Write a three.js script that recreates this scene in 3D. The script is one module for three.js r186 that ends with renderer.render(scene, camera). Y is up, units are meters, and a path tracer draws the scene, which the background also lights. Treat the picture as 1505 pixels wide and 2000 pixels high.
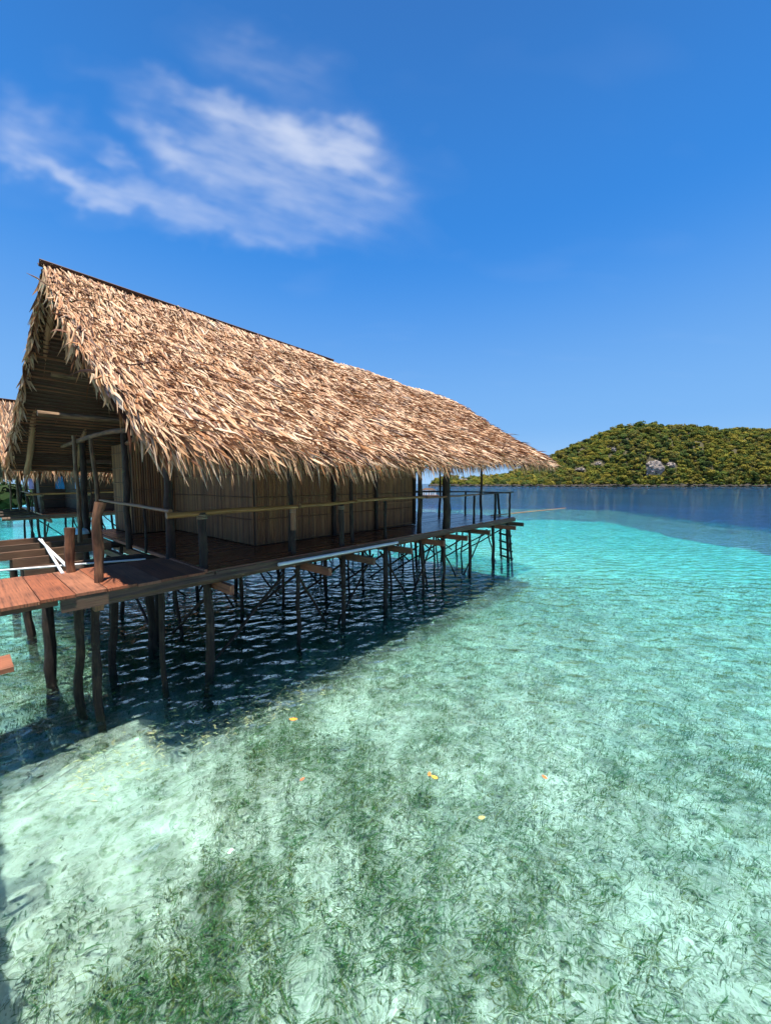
import * as THREE from 'three';
import { mergeGeometries } from 'three/addons/utils/BufferGeometryUtils.js';
import { createNoise2D, createNoise3D } from 'simplex-noise';

// ───────────────────────── random, noise ─────────────────────────
function rng(seed) { let a = seed >>> 0; return () => { a = (a + 0x6D2B79F5) | 0; let t = Math.imul(a ^ (a >>> 15), 1 | a); t = (t + Math.imul(t ^ (t >>> 7), 61 | t)) ^ t; return ((t ^ (t >>> 14)) >>> 0) / 4294967296; }; }
const R = rng(7), rr = (a, b) => a + (b - a) * R();
const n2 = createNoise2D(rng(11)), n3 = createNoise3D(rng(12));
const fbm = (x, y, o = 4) => { let s = 0, a = 0.5; for (let i = 0; i < o; i++) { s += a * n2(x, y); x = x * 2.03 + 7.1; y = y * 2.03 - 3.7; a *= 0.5; } return s; };
const V = (x, y, z) => new THREE.Vector3(x, y, z), lerp = THREE.MathUtils.lerp, clamp = THREE.MathUtils.clamp, smooth = THREE.MathUtils.smoothstep;

// ───────────────────────── camera ─────────────────────────
const scene = new THREE.Scene();
const F = 720, PITCH = Math.atan(55 / 720);                 // the photograph's focal length in its own pixels; the horizon is 55 pixels above its middle
const camera = new THREE.PerspectiveCamera(2 * Math.atan(1000 / F) * 180 / Math.PI, 770 / 1024, 0.1, 40000);
camera.position.set(0, 3.5, 0); camera.rotation.x = -PITCH; camera.updateMatrixWorld();
const rayOf = (px, py) => V((px - 752.5) / F, -(py - 1000) / F, -1).applyAxisAngle(V(1, 0, 0), -PITCH);
const atY = (px, py, y) => { const r = rayOf(px, py); return V(0, 3.5, 0).addScaledVector(r, (y - 3.5) / r.y); };

// the huts' own axes: t along the ridge, s across it (inwards from the near deck edge)
const AZ = 40.6 * Math.PI / 180, D1 = V(Math.sin(AZ), 0, -Math.cos(AZ)), D2 = V(-Math.cos(AZ), 0, -Math.sin(AZ));
const O = V(-3.853, 0, -5.21), TURN = Math.PI / 2 - AZ;
const W = (t, y, s) => V(O.x + t * D1.x + s * D2.x, y, O.z + t * D1.z + s * D2.z);
const L = (t, y, s) => V(t, y, -s);

// ───────────────────────── sky ─────────────────────────
{
  const w = 3072, h = 1536, d = new Float32Array(w * h * 4);
  // feathery cloud strokes: middle, half length, half width, slant, strength
  const strokes = [[575, 285, 150, 55, 12, .62], [480, 238, 190, 26, 19, .55], [655, 295, 85, 42, 14, .6], [345, 292, 85, 24, 42, .5], [235, 315, 60, 15, 30, .32], [50, 262, 80, 55, 22, .36], [135, 352, 160, 19, 20, .5], [340, 398, 230, 30, 13, .33], [620, 400, 130, 38, 14, .3], [455, 335, 130, 55, 14, .36], [520, 125, 130, 45, 22, .13], [440, 448, 190, 24, 6, .16], [720, 380, 60, 22, 10, .16]];
  const inv = new THREE.Matrix4().copy(camera.matrixWorld).invert(), v = V(0, 0, 0);
  const EXPO = 2.1, top = [.040, .165, .50], mid = [.045, .275, .81], low = [.225, .50, .93], hor = [.42, .67, .98];
  for (let j = 0; j < h; j++) for (let i = 0; i < w; i++) {
    const el = ((j + .5) / h - .5) * Math.PI, az = ((i + .5) / w - .5) * 2 * Math.PI, y = Math.sin(el), c = Math.cos(el), k = (j * w + i) * 4;
    const e = Math.max(0, el * 180 / Math.PI);
    const a = smooth(e, 22, 62), b = smooth(e, 4, 34), g = smooth(e, -2, 9);
    const col = [0, 1, 2].map((q) => { let x = lerp(hor[q], low[q], g); x = lerp(x, mid[q], b); return lerp(x, top[q], a); });
    let cl = 0;
    if (y > 0.02) {
      const X = c * Math.cos(az), Z = c * Math.sin(az);
      // thin cirrus all round, on a plane high above
      const u = X / (y + .15), q = Z / (y + .15);
      cl = Math.max(0, fbm(u * .9 + 5.2, q * 2.1 - 1.3, 4) - .27) * .05 * smooth(y, .05, .3);
      v.set(X, y, Z).transformDirection(inv);
      if (v.z < -.2) {
        const px = 752.5 - F * v.x / v.z, py = 1000 + F * v.y / v.z;
        if (px > -420 && px < 1150 && py > -80 && py < 640) {
          const wx = px + 70 * fbm(px * .004, py * .006, 3), wy = py + 46 * fbm(px * .005 + 9, py * .007, 4);
          let s = 0;
          for (const [cx, cy, len, wid, ang, st] of strokes) {
            const ca = Math.cos(ang * Math.PI / 180), sa = Math.sin(ang * Math.PI / 180), dx = wx - cx, dy = wy - cy, al = (dx * ca + dy * sa) / len, ac = (-dx * sa + dy * ca) / wid;
            const r2 = al * al + ac * ac; if (r2 < 6) s += st * Math.exp(-r2 * 1.1);
          }
          if (s > .004) {
            const ca = Math.cos(.3), sa = Math.sin(.3), al = (px * ca + py * sa), ac = (-px * sa + py * ca);
            const f = .92 + .75 * fbm(al * .005, ac * .017, 4) + .09 * fbm(al * .012, ac * .06, 3);
            cl += .76 * (1 - Math.exp(-1.2 * s * clamp(f, .08, 1.7)));
          }
        }
      }
    }
    cl = Math.min(cl, .85);
    d[k] = lerp(col[0], .86, cl) / EXPO; d[k + 1] = lerp(col[1], .91, cl) / EXPO; d[k + 2] = lerp(col[2], 1.02, cl) / EXPO; d[k + 3] = 1;
  }
  const t = new THREE.DataTexture(d, w, h, THREE.RGBAFormat, THREE.FloatType);
  t.mapping = THREE.EquirectangularReflectionMapping; t.magFilter = THREE.LinearFilter; t.needsUpdate = true;
  scene.background = t; scene.environment = t;
}
// ───────────────────────── sun, renderer ─────────────────────────
const sun = new THREE.DirectionalLight(new THREE.Color().setRGB(1, .945, .86), 5);
sun.position.set(0, 0, 0).addScaledVector(D1, -.06).addScaledVector(D2, -.17).add(V(0, 1, 0)).multiplyScalar(60);
sun.castShadow = true; sun.shadow.radius = 1; sun.shadow.mapSize.set(4096, 4096);
Object.assign(sun.shadow.camera, { left: -45, right: 45, top: 45, bottom: -45, near: 1, far: 150 });
scene.add(sun, sun.target);
const renderer = new THREE.WebGLRenderer({ antialias: true });
renderer.setSize(770, 1024); renderer.toneMapping = THREE.LinearToneMapping; renderer.toneMappingExposure = 2.1;
renderer.shadowMap.enabled = true;

// ───────────────────────── naming helpers ─────────────────────────
const taken = {};
function numbered(n) { const k = taken[n] = (taken[n] ?? -1) + 1; return k ? n + '_' + String(k).padStart(3, '0') : n; }
function tag(o, label, category, group, kind) { Object.assign(o.userData, { label, category }); if (group) o.userData.group = group; if (kind) o.userData.kind = kind; return o; }
function shade(o) { o.traverse((m) => { if (m.isMesh) { m.castShadow = true; m.receiveShadow = true; } }); return o; }
function thing(name, label, category, group, frame = true) {
  const g = new THREE.Group(); g.name = numbered(name); tag(g, label, category, group); scene.add(g);
  if (frame) { g.position.copy(O); g.rotation.y = TURN; }
  return g;
}
function part(name, geo, mat, parent) { const m = new THREE.Mesh(geo, mat); m.name = name; m.castShadow = m.receiveShadow = true; parent.add(m); return m; }
function struct(name, geo, mat) { const m = new THREE.Mesh(geo, mat); m.name = numbered(name); m.userData.kind = 'structure'; m.castShadow = m.receiveShadow = true; scene.add(m); return m; }
function group(name, parent) { const g = new THREE.Group(); g.name = name; parent.add(g); return g; }

// ───────────────────────── textures ─────────────────────────
// periodic value noise, so that every texture tiles
function pnoise(w, h, cx, cy, seed, oct = 4, gain = .5) {
  const out = new Float32Array(w * h); let amp = 1, tot = 0;
  for (let o = 0; o < oct; o++) {
    const r = rng(seed + o * 101), g = Float32Array.from({ length: cx * cy }, () => r());
    for (let j = 0; j < h; j++) { const y = j / h * cy, y0 = Math.floor(y), fy = y - y0, sy = fy * fy * (3 - 2 * fy), r0 = (y0 % cy) * cx, r1 = ((y0 + 1) % cy) * cx;
      for (let i = 0; i < w; i++) { const x = i / w * cx, x0 = Math.floor(x), fx = x - x0, sx = fx * fx * (3 - 2 * fx), a = x0 % cx, b = (x0 + 1) % cx;
        out[j * w + i] += amp * lerp(lerp(g[r0 + a], g[r0 + b], sx), lerp(g[r1 + a], g[r1 + b], sx), sy); } }
    tot += amp; amp *= gain; cx *= 2; cy *= 2;
  }
  for (let i = 0; i < out.length; i++) out[i] /= tot;
  return out;
}
function tex(w, h, fn, srgb = false) {
  const d = new Uint8Array(w * h * 4);
  for (let i = 0; i < w * h; i++) { const c = fn(i, i % w, Math.floor(i / w)); d[i * 4] = clamp(c[0], 0, 1) * 255; d[i * 4 + 1] = clamp(c[1], 0, 1) * 255; d[i * 4 + 2] = clamp(c[2], 0, 1) * 255; d[i * 4 + 3] = 255; }
  const t = new THREE.DataTexture(d, w, h, THREE.RGBAFormat); t.wrapS = t.wrapT = THREE.RepeatWrapping; t.magFilter = THREE.LinearFilter; t.minFilter = THREE.LinearMipmapLinearFilter; t.generateMipmaps = true;
  if (srgb) t.colorSpace = THREE.SRGBColorSpace; t.needsUpdate = true; return t;
}
const rep = (t, x, y) => { const c = t.clone(); c.repeat.set(x, y); c.needsUpdate = true; return c; };
const grainA = pnoise(512, 512, 3, 48, 31, 4, .6), grainB = pnoise(512, 512, 5, 6, 32, 4);
const woodMap = tex(512, 512, (i) => { const g = .72 + .36 * grainA[i] + .3 * (grainB[i] - .5), d = grainA[i] < .3 ? .85 : 1; return [g * d, g * d * .985, g * d * .95]; }, true);
const woodBump = tex(512, 512, (i) => { const g = grainA[i] < .33 ? grainA[i] * .6 : .4 + grainA[i] * .6; return [g, g, g]; });
const barkA = pnoise(512, 512, 6, 24, 41, 5, .6), barkB = pnoise(512, 512, 4, 4, 42, 4);
const barkMap = tex(512, 512, (i) => { const g = .45 + .75 * barkA[i] + .5 * (barkB[i] - .5); return [g, g * .97, g * .93]; }, true);
const barkBump = tex(512, 512, (i) => { const g = barkA[i] * .8 + barkB[i] * .2; return [g, g, g]; });
const leafMap = (() => { const a = pnoise(256, 256, 2, 40, 51, 3, .6), b = pnoise(256, 256, 5, 3, 52, 3); return tex(256, 256, (i) => { const g = .80 + .30 * a[i] + .3 * (b[i] - .5); return [g, g * (.95 + .05 * b[i]), g * (.90 + .1 * b[i])]; }, true); })();

const rgb = (r, g, b) => new THREE.Color().setRGB(r, g, b);
const wood = (r, g, b, o = {}) => new THREE.MeshStandardMaterial({ color: rgb(r, g, b), map: woodMap, bumpMap: woodBump, bumpScale: .004, roughness: .7, ...o });
const bark = (r, g, b, o = {}) => new THREE.MeshStandardMaterial({ color: rgb(r, g, b), map: barkMap, bumpMap: barkBump, bumpScale: .012, roughness: .85, ...o });
const M = {
  plank: [wood(.27, .105, .055), wood(.256, .0784, .032), wood(.288, .0944, .04), wood(.224, .0656, .0272), wood(.28, .1, .0464)],
  floor: [wood(.20, .056, .025, { roughness: .26 }), wood(.235, .068, .03, { roughness: .24 }), wood(.17, .047, .022, { roughness: .3 })],
  beam: [wood(.152, .076, .04), wood(.184, .088, .048), wood(.12, .068, .04)],
  redBeam: wood(.34, .12, .06),
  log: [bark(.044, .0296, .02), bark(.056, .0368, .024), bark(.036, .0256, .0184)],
  post: [bark(.216, .1, .0464), bark(.192, .092, .044)],
  pale: bark(.24, .152, .084, { bumpScale: .006 }),
  cut: wood(.336, .176, .088),
  bamboo: [new THREE.MeshStandardMaterial({ color: rgb(.32, .165, .055), map: woodMap, roughness: .45 }), new THREE.MeshStandardMaterial({ color: rgb(.28, .125, .048), map: woodMap, roughness: .5 })],
  slat: [wood(.28, .128, .047), wood(.35, .17, .066), wood(.20, .088, .034), wood(.31, .145, .052), wood(.24, .12, .052)],
  strip: wood(.24, .12, .06),
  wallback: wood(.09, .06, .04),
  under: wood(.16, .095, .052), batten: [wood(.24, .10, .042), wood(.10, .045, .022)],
  ridge: wood(.07, .028, .018),
  thatchBase: wood(.075, .037, .018),
  leaf: new THREE.MeshPhysicalMaterial({ color: rgb(1, 1, 1), map: leafMap, roughness: 1, transmission: .22, thickness: 0, side: THREE.DoubleSide, specularIntensity: .4 }),
  leafDry: new THREE.MeshStandardMaterial({ color: rgb(1, 1, 1), map: leafMap, roughness: .56, side: THREE.DoubleSide }),
  pvc: new THREE.MeshStandardMaterial({ color: rgb(.66, .66, .66), roughness: .35 }),
  rope: new THREE.MeshStandardMaterial({ color: rgb(.30, .22, .13), roughness: .95 }),
};
const THATCH = [[.58, .395, .245], [.48, .295, .165], [.35, .175, .08], [.64, .48, .335], [.17, .073, .034], [.55, .365, .215], [.43, .22, .095], [.075, .03, .015]];
M.leafOne = THATCH.map(([r, g, b]) => { const m = M.leaf.clone(); m.color = rgb(r, g, b); return m; });

// ───────────────────────── shape helpers ─────────────────────────
// a sawn piece from a to b (local points), h high and w wide, uv in metres along the grain
function beamGeo(a, b, h, w, o = {}) {
  const len = a.distanceTo(b), g = new THREE.BoxGeometry(len, h, w), p = g.attributes.position, n = g.attributes.normal, uv = g.attributes.uv, u0 = R() * 9, v0 = R() * 9;
  for (let i = 0; i < p.count; i++) { const e = Math.abs(n.getX(i)) > .5; uv.setXY(i, (e ? p.getY(i) : p.getX(i)) * .8 + u0, ((e || Math.abs(n.getY(i)) > .5) ? p.getZ(i) : p.getY(i)) * 1.6 + v0); }
  const x = b.clone().sub(a).normalize(), z = V(0, 0, 1).cross(V(0, 1, 0)), up = Math.abs(x.y) > .9 ? V(1, 0, 0) : V(0, 1, 0);
  z.crossVectors(x, up).normalize(); const y = V(0, 0, 0).crossVectors(z, x).normalize();
  if (o.roll) { const q = new THREE.Quaternion().setFromAxisAngle(x, o.roll); y.applyQuaternion(q); z.applyQuaternion(q); }
  const m = new THREE.Matrix4().makeBasis(x, y, z).setPosition(a.clone().add(b).multiplyScalar(.5));
  return g.applyMatrix4(m);
}
// a round, slightly crooked log through the given points
function logGeo(pts, r0, r1, o = {}) {
  const { rad = 9, seg = 12, knob = .12, bend = .02, nodes = 0 } = o, seed = R() * 100, c = new THREE.CatmullRomCurve3(pts), fr = c.computeFrenetFrames(seg, false), len = c.getLength();
  const pos = [], uv = [], idx = [], p = V(0, 0, 0);
  // steady frame: avoids twists
  let ref = Math.abs(fr.tangents[0].y) > .9 ? V(1, 0, 0) : V(0, 1, 0);
  for (let j = 0; j <= seg; j++) {
    const u = j / seg; c.getPointAt(u, p); const T = c.getTangentAt(u), B = V(0, 0, 0).crossVectors(T, ref).normalize(), N = V(0, 0, 0).crossVectors(B, T);
    const env = Math.sin(u * Math.PI), bx = n2(seed, u * 2.2) * bend * len * env, by = n2(seed + 40, u * 2.2) * bend * len * env;
    let rj = lerp(r0, r1, u) * (1 + knob * n2(seed + 9, u * len * 1.7));
    if (nodes) { const f = (u * len / nodes) % 1; if (f < .08) rj *= 1.1; }
    for (let i = 0; i <= rad; i++) { const a = i / rad * 2 * Math.PI, k = rj * (1 + knob * .8 * n3(Math.cos(a) + seed, Math.sin(a), u * len * 2));
      pos.push(p.x + B.x * (Math.cos(a) * k + bx) + N.x * (Math.sin(a) * k + by), p.y + B.y * (Math.cos(a) * k + bx) + N.y * (Math.sin(a) * k + by), p.z + B.z * (Math.cos(a) * k + bx) + N.z * (Math.sin(a) * k + by));
      uv.push(u * len * .9 + seed, i / rad * .6); }
  }
  for (let j = 0; j < seg; j++) for (let i = 0; i < rad; i++) { const a = j * (rad + 1) + i, b = a + rad + 1; idx.push(a, a + 1, b, b, a + 1, b + 1); }
  for (const e of [0, seg]) { const c0 = pos.length / 3, base = e * (rad + 1); let x = 0, y = 0, z = 0; for (let i = 0; i < rad; i++) { x += pos[(base + i) * 3]; y += pos[(base + i) * 3 + 1]; z += pos[(base + i) * 3 + 2]; }
    pos.push(x / rad, y / rad, z / rad); uv.push(.5, .5);
    const ring = pos.length / 3; for (let i = 0; i <= rad; i++) { pos.push(pos[(base + i) * 3], pos[(base + i) * 3 + 1], pos[(base + i) * 3 + 2]); uv.push(.5 + .1 * Math.cos(i), .5 + .1 * Math.sin(i)); }
    for (let i = 0; i < rad; i++) e ? idx.push(c0, ring + i, ring + i + 1) : idx.push(c0, ring + i + 1, ring + i); }
  const g = new THREE.BufferGeometry(); g.setAttribute('position', new THREE.Float32BufferAttribute(pos, 3)); g.setAttribute('uv', new THREE.Float32BufferAttribute(uv, 2)); g.setIndex(idx); g.computeVertexNormals();
  return g;
}
const one = (a) => a[Math.floor(R() * a.length)];

// ───────────────────────── sea bed ─────────────────────────
function reef(x, z) {                                    // > 0 beyond the reef edge, in metres
  const wob = 4 * fbm(x * .05, z * .05, 3) + 1.5 * fbm(x * .2, z * .2, 2);
  const far = -z - (58 + Math.max(0, -x - 4) * 1.6 - Math.max(0, x - 18) * .28), right = x - 33 - Math.max(0, (-z - 40)) * .1;
  return Math.max(far, right) + wob;
}
function bedY(x, z) {
  const r = Math.hypot(x + 4, z + 5);
  let d = .60 + .034 * Math.max(0, r - 2); d = Math.min(d, 1.75);
  d += .10 * fbm(x * .35, z * .35, 3) + .035 * fbm(x * 1.6, z * 1.6, 3);
  const e = reef(x, z);
  if (e > -4) d += smooth(e, -4, 2) * 5 + smooth(e, 0, 14) * 17;
  return -d;
}
// how much of the ground is overgrown, 0..1
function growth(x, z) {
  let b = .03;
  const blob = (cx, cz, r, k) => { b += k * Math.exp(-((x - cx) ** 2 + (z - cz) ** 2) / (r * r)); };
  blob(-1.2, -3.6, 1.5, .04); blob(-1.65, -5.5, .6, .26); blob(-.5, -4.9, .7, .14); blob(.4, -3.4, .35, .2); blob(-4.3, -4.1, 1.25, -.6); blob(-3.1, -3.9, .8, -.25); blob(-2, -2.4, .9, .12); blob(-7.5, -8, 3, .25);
  blob(13.4, -22.2, 1.8, .45); blob(20, -33, 3, .35); blob(28, -27, 2, .5); blob(5, -5.3, 1, .2); blob(5, -13, 3, .2); blob(-3.5, -11, 4, .5); blob(1.5, -14, 4, .4); blob(18, -28, 14, -.28); blob(15, -45, 16, -.3);  // the wide weed patches at the hut also darken its shaded bed
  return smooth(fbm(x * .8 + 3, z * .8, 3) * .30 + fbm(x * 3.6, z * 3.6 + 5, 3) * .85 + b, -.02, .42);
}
// weed, green at its edge; painted dark under the hut to deepen the shade
const SHADE_WEED = [[2.5, 3.6, 3.4], [6, 4, 4], [10, 4.2, 4], [14, 4.4, 3.6], [3, 8.5, 3.5], [9, 9, 4]].map(([t, q, k]) => [W(t, 0, q), k]);
function shadeWeed(x, z) { let m = 0; for (const [p, k] of SHADE_WEED) m = Math.max(m, 1 - Math.hypot(x - p.x, z - p.z) / k + .75 * fbm(x * .8 + 7, z * .8, 4)); return smooth(m, .08, .55); }
const speck = pnoise(1024, 1024, 40, 40, 61, 4, .6), speck2 = pnoise(1024, 1024, 9, 9, 62, 4), speck3 = pnoise(1024, 1024, 110, 110, 63, 2, .5);
const sandMap = tex(1024, 1024, (i) => {
  let g = .84 + .34 * (speck[i] - .5) + .42 * (speck2[i] - .5), c = [g, g, g * .985];
  if (speck[i] < .40 && speck2[i] < .5) { const k = .62 + speck3[i] * .4; c = [c[0] * k * .9, c[1] * k, c[2] * k * .84]; }          // bits of weed and dead coral
  if (speck3[i] > .80) c = c.map((q) => q * 1.14);                                                                          // shell
  if (speck3[i] < .16) c = c.map((q) => q * .66);
  return c;
}, true);
const sandBump = tex(1024, 1024, (i) => { const g = .5 * speck[i] + .3 * speck2[i] + .2 * speck3[i]; return [g, g, g]; });
function sheet(xs, zs, fy, fc) {
  const pos = [], uv = [], col = [], idx = [], nx = xs.length;
  for (const z of zs) for (const x of xs) { pos.push(x, fy(x, z), z); uv.push(x, -z); if (fc) col.push(...fc(x, z)); }
  for (let j = 0; j < zs.length - 1; j++) for (let i = 0; i < nx - 1; i++) { const a = j * nx + i, b = a + nx; idx.push(a, a + 1, b, b, a + 1, b + 1); }
  const g = new THREE.BufferGeometry(); g.setAttribute('position', new THREE.Float32BufferAttribute(pos, 3)); g.setAttribute('uv', new THREE.Float32BufferAttribute(uv, 2));
  if (fc) g.setAttribute('color', new THREE.Float32BufferAttribute(col, 3));
  g.setIndex(idx); g.computeVertexNormals();
  if (g.attributes.normal.getY(0) < 0) { g.setIndex(idx.map((_, k) => idx[k - k % 3 + (2 - k % 3)])); g.computeVertexNormals(); }
  return g;
}
const steps = (lo, hi, d, out) => { const a = []; for (let x = lo; x <= hi + 1e-6; x += d) a.push(x); let k = d * 2; for (let x = hi + k; x < out; x += k, k *= 1.5) a.push(x); a.push(out); k = d * 2; for (let x = lo - k; x > -out; x -= k, k *= 1.5) a.unshift(x); a.unshift(-out); return a; };
const FAR = 14000;
const bedMat = new THREE.MeshStandardMaterial({ color: 0xffffff, vertexColors: true, map: rep(sandMap, 1 / 3.1, 1 / 3.1), bumpMap: rep(sandBump, 1 / 3.1, 1 / 3.1), bumpScale: .035, roughness: .95 });
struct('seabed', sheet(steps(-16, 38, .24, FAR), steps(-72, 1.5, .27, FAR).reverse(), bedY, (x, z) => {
  const g = Math.max(growth(x, z) * (.5 - .24 * smooth(-z, 7, 18)), .85 * shadeWeed(x, z)), k = .9 + .25 * fbm(x * .9, z * .9 + 30, 3), m = fbm(x * 3.1 + 50, z * 3.1, 2) * .14;  // dark weed tint under the hut stands in for deeper shade
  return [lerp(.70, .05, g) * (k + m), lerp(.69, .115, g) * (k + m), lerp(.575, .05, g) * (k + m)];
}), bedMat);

// ───────────────────────── water ─────────────────────────
{
  // ripples: a sum of short waves whose numbers fit the tile
  const n = 1024, hgt = (seed, lo, hi, count, main, spread, sharp) => { const r = rng(seed), w = []; for (let i = 0; i < count; i++) { const k = lo * Math.pow(hi / lo, r()), a = main + (r() + r() + r() - 1.5) * spread, kx = Math.round(k * Math.cos(a)), ky = Math.round(k * Math.sin(a)), kk = Math.hypot(kx, ky) || 1; w.push([kx, ky, r() * 6.283, Math.pow(kk, -sharp)]); }
    const H = new Float32Array(n * n); for (const [kx, ky, p, a] of w) { const cx = new Float32Array(n), sx = new Float32Array(n); for (let i = 0; i < n; i++) { cx[i] = Math.cos(kx * i / n * 2 * Math.PI + p); sx[i] = Math.sin(kx * i / n * 2 * Math.PI + p); } for (let j = 0; j < n; j++) { const c = Math.cos(ky * j / n * 2 * Math.PI) * a, s = Math.sin(ky * j / n * 2 * Math.PI) * a, o = j * n; for (let i = 0; i < n; i++) H[o + i] += cx[i] * c - sx[i] * s; } } return H; };
  const A = hgt(71, 9, 60, 110, 1.9, 1.1, 1.35);
  let mx = 0; for (const a of A) mx = Math.max(mx, Math.abs(a));
  const tile = 5.7, amp = .034 / 1; // metres, crest to mean at the extreme
  const at = (i, j) => A[((j + n) % n) * n + (i + n) % n] / mx * amp, dx = tile / n;
  const normal = tex(n, n, (q, i, j) => { const gx = (at(i + 1, j) - at(i - 1, j)) / (2 * dx), gy = (at(i, j + 1) - at(i, j - 1)) / (2 * dx), l = 1 / Math.hypot(gx, gy, 1); return [.5 - gx * l * .5, .5 - gy * l * .5, .5 + .5 * l]; });
  const B = hgt(72, 6, 40, 70, 1.7, .9, 1.2); let mb = 0; for (const a of B) mb = Math.max(mb, Math.abs(a));
  const swell = tex(n, n, (q) => { const g = .5 + .5 * B[q] / mb; return [g, g, g]; });
  const t1 = rep(normal, 1 / tile, 1 / tile), t2 = rep(swell, 1 / 37, 1 / 37); t2.rotation = .6;
  const surf = new THREE.MeshPhysicalMaterial({ color: 0xffffff, transmission: 1, thickness: 0, ior: 1.33, roughness: .02, normalMap: t1, normalScale: new THREE.Vector2(1.25, 1.25), bumpMap: t2, bumpScale: .18, specularIntensity: .6 });
  const xs = steps(-60, 60, 12, FAR);
  const w = struct('water', sheet(xs, xs.slice().reverse(), () => 0), surf);
  // the water itself: it takes the red out of the light on the way down and back up
  const body = new THREE.MeshPhysicalMaterial({ color: 0xffffff, transparent: true, opacity: .5, transmission: 1, ior: 1.33, normalMap: t1, normalScale: new THREE.Vector2(1.5, 1.5), bumpMap: t2, bumpScale: .15, thickness: 1, attenuationColor: rgb(.72, .980, .9955), attenuationDistance: 1, roughness: 0 });
  const box = new THREE.BoxGeometry(FAR * 1.9, 60, FAR * 1.9).translate(0, -30.004, 0), bp = box.attributes.position; for (let i = 0; i < bp.count; i++) box.attributes.uv.setXY(i, bp.getX(i), -bp.getZ(i));
  const b = part('water_body', box, body, w); b.castShadow = false;
}

// ───────────────────────── roof surface ─────────────────────────
const RIDGE_Y = 7.95;
const eaveY = (t) => 4.08 + .44 * smooth(t, 2.5, 13);
// front slope (side 1) or back slope (side -1): u along, v from ridge to eave
function roofAt(side, u, v) {
  const near = side > 0 ? .02 - .16 * Math.sin(v * Math.PI) + .1 * v : -.42 * v, far = side > 0 ? 16.15 - .95 * v : 16.15 - .6 * v, t = lerp(near, far, u);
  const sag = -.10 * Math.sin(Math.PI * v) + .035 * n2(t * .5, v * 2 + side * 9), ry = RIDGE_Y + .05 * n2(t * .3, 2);
  return side > 0 ? L(t, lerp(ry, eaveY(t), v) + sag, lerp(4.2, -1.2, v)) : L(t, lerp(ry, 3.95, v) + sag, lerp(4.2, 9.6, v));
}
function roofSlab(side, nu, nv, th) {
  const pos = [], uv = [], idx = [], f = (u, v, d) => { const p = roofAt(side, u, v); p.y -= d; pos.push(p.x, p.y, p.z); uv.push(p.x * .7, v * 5); };
  for (const d of [0, th]) for (let j = 0; j <= nv; j++) for (let i = 0; i <= nu; i++) f(i / nu, j / nv, d);
  const id = (l, i, j) => l * (nu + 1) * (nv + 1) + j * (nu + 1) + i, q = (a, b, c, d) => idx.push(a, b, c, a, c, d);
  for (let j = 0; j < nv; j++) for (let i = 0; i < nu; i++) { q(id(0, i, j), id(0, i, j + 1), id(0, i + 1, j + 1), id(0, i + 1, j)); q(id(1, i, j), id(1, i + 1, j), id(1, i + 1, j + 1), id(1, i, j + 1)); }
  for (let j = 0; j < nv; j++) { q(id(0, 0, j), id(1, 0, j), id(1, 0, j + 1), id(0, 0, j + 1)); q(id(0, nu, j), id(0, nu, j + 1), id(1, nu, j + 1), id(1, nu, j)); }
  for (let i = 0; i < nu; i++) q(id(0, i, nv), id(1, i, nv), id(1, i + 1, nv), id(0, i + 1, nv));
  if (side < 0) for (let k = 0; k < idx.length; k += 3) { const x = idx[k]; idx[k] = idx[k + 2]; idx[k + 2] = x; }
  let g = new THREE.BufferGeometry(); g.setAttribute('position', new THREE.Float32BufferAttribute(pos, 3)); g.setAttribute('uv', new THREE.Float32BufferAttribute(uv, 2)); g.setIndex(idx);
  g = g.toNonIndexed(); g.computeVertexNormals(); return g;
}
// a dry leaf strip one unit long along +x: folded along its rib, tapering, drooping towards its tip
function leafGeo(droop, twist, fold, seed) {
  const seg = 4, pos = [], uv = [], idx = [], r = rng(seed), side = (r() - .5) * .12;
  for (let j = 0; j <= seg; j++) { const u = j / seg, w = .5 * (u < .15 ? .55 + u * 3 : 1) * (1 - .95 * Math.pow(Math.max(0, (u - .25) / .75), 1.7)), tw = twist * u * u, y = -droop * u * u + .05 * Math.sin(u * 5 + seed), zc = side * u * u;
    for (const k of [-1, 0, 1]) { const z = k * w, yy = k === 0 ? fold * w : 0; pos.push(u, y + yy * .12 + z * Math.sin(tw) * .08, zc + z * .085); uv.push(u * .9 + seed * .13, k * .25 + seed * .31); } }
  for (let j = 0; j < seg; j++) for (let k = 0; k < 2; k++) { const a = j * 3 + k; idx.push(a, a + 1, a + 3, a + 3, a + 1, a + 4); }
  const g = new THREE.BufferGeometry(); g.setAttribute('position', new THREE.Float32BufferAttribute(pos, 3)); g.setAttribute('uv', new THREE.Float32BufferAttribute(uv, 2)); g.setIndex(idx); g.computeVertexNormals(); return g;
}
const LEAVES = [leafGeo(.03, .5, .5, 1), leafGeo(.07, -1.2, .8, 2), leafGeo(.01, 1.4, .4, 3), leafGeo(.10, .8, .7, 4)];
const HANG = [leafGeo(.30, .8, .6, 5), leafGeo(.20, -1, .8, 6), leafGeo(.42, .5, .5, 7)];
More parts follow.
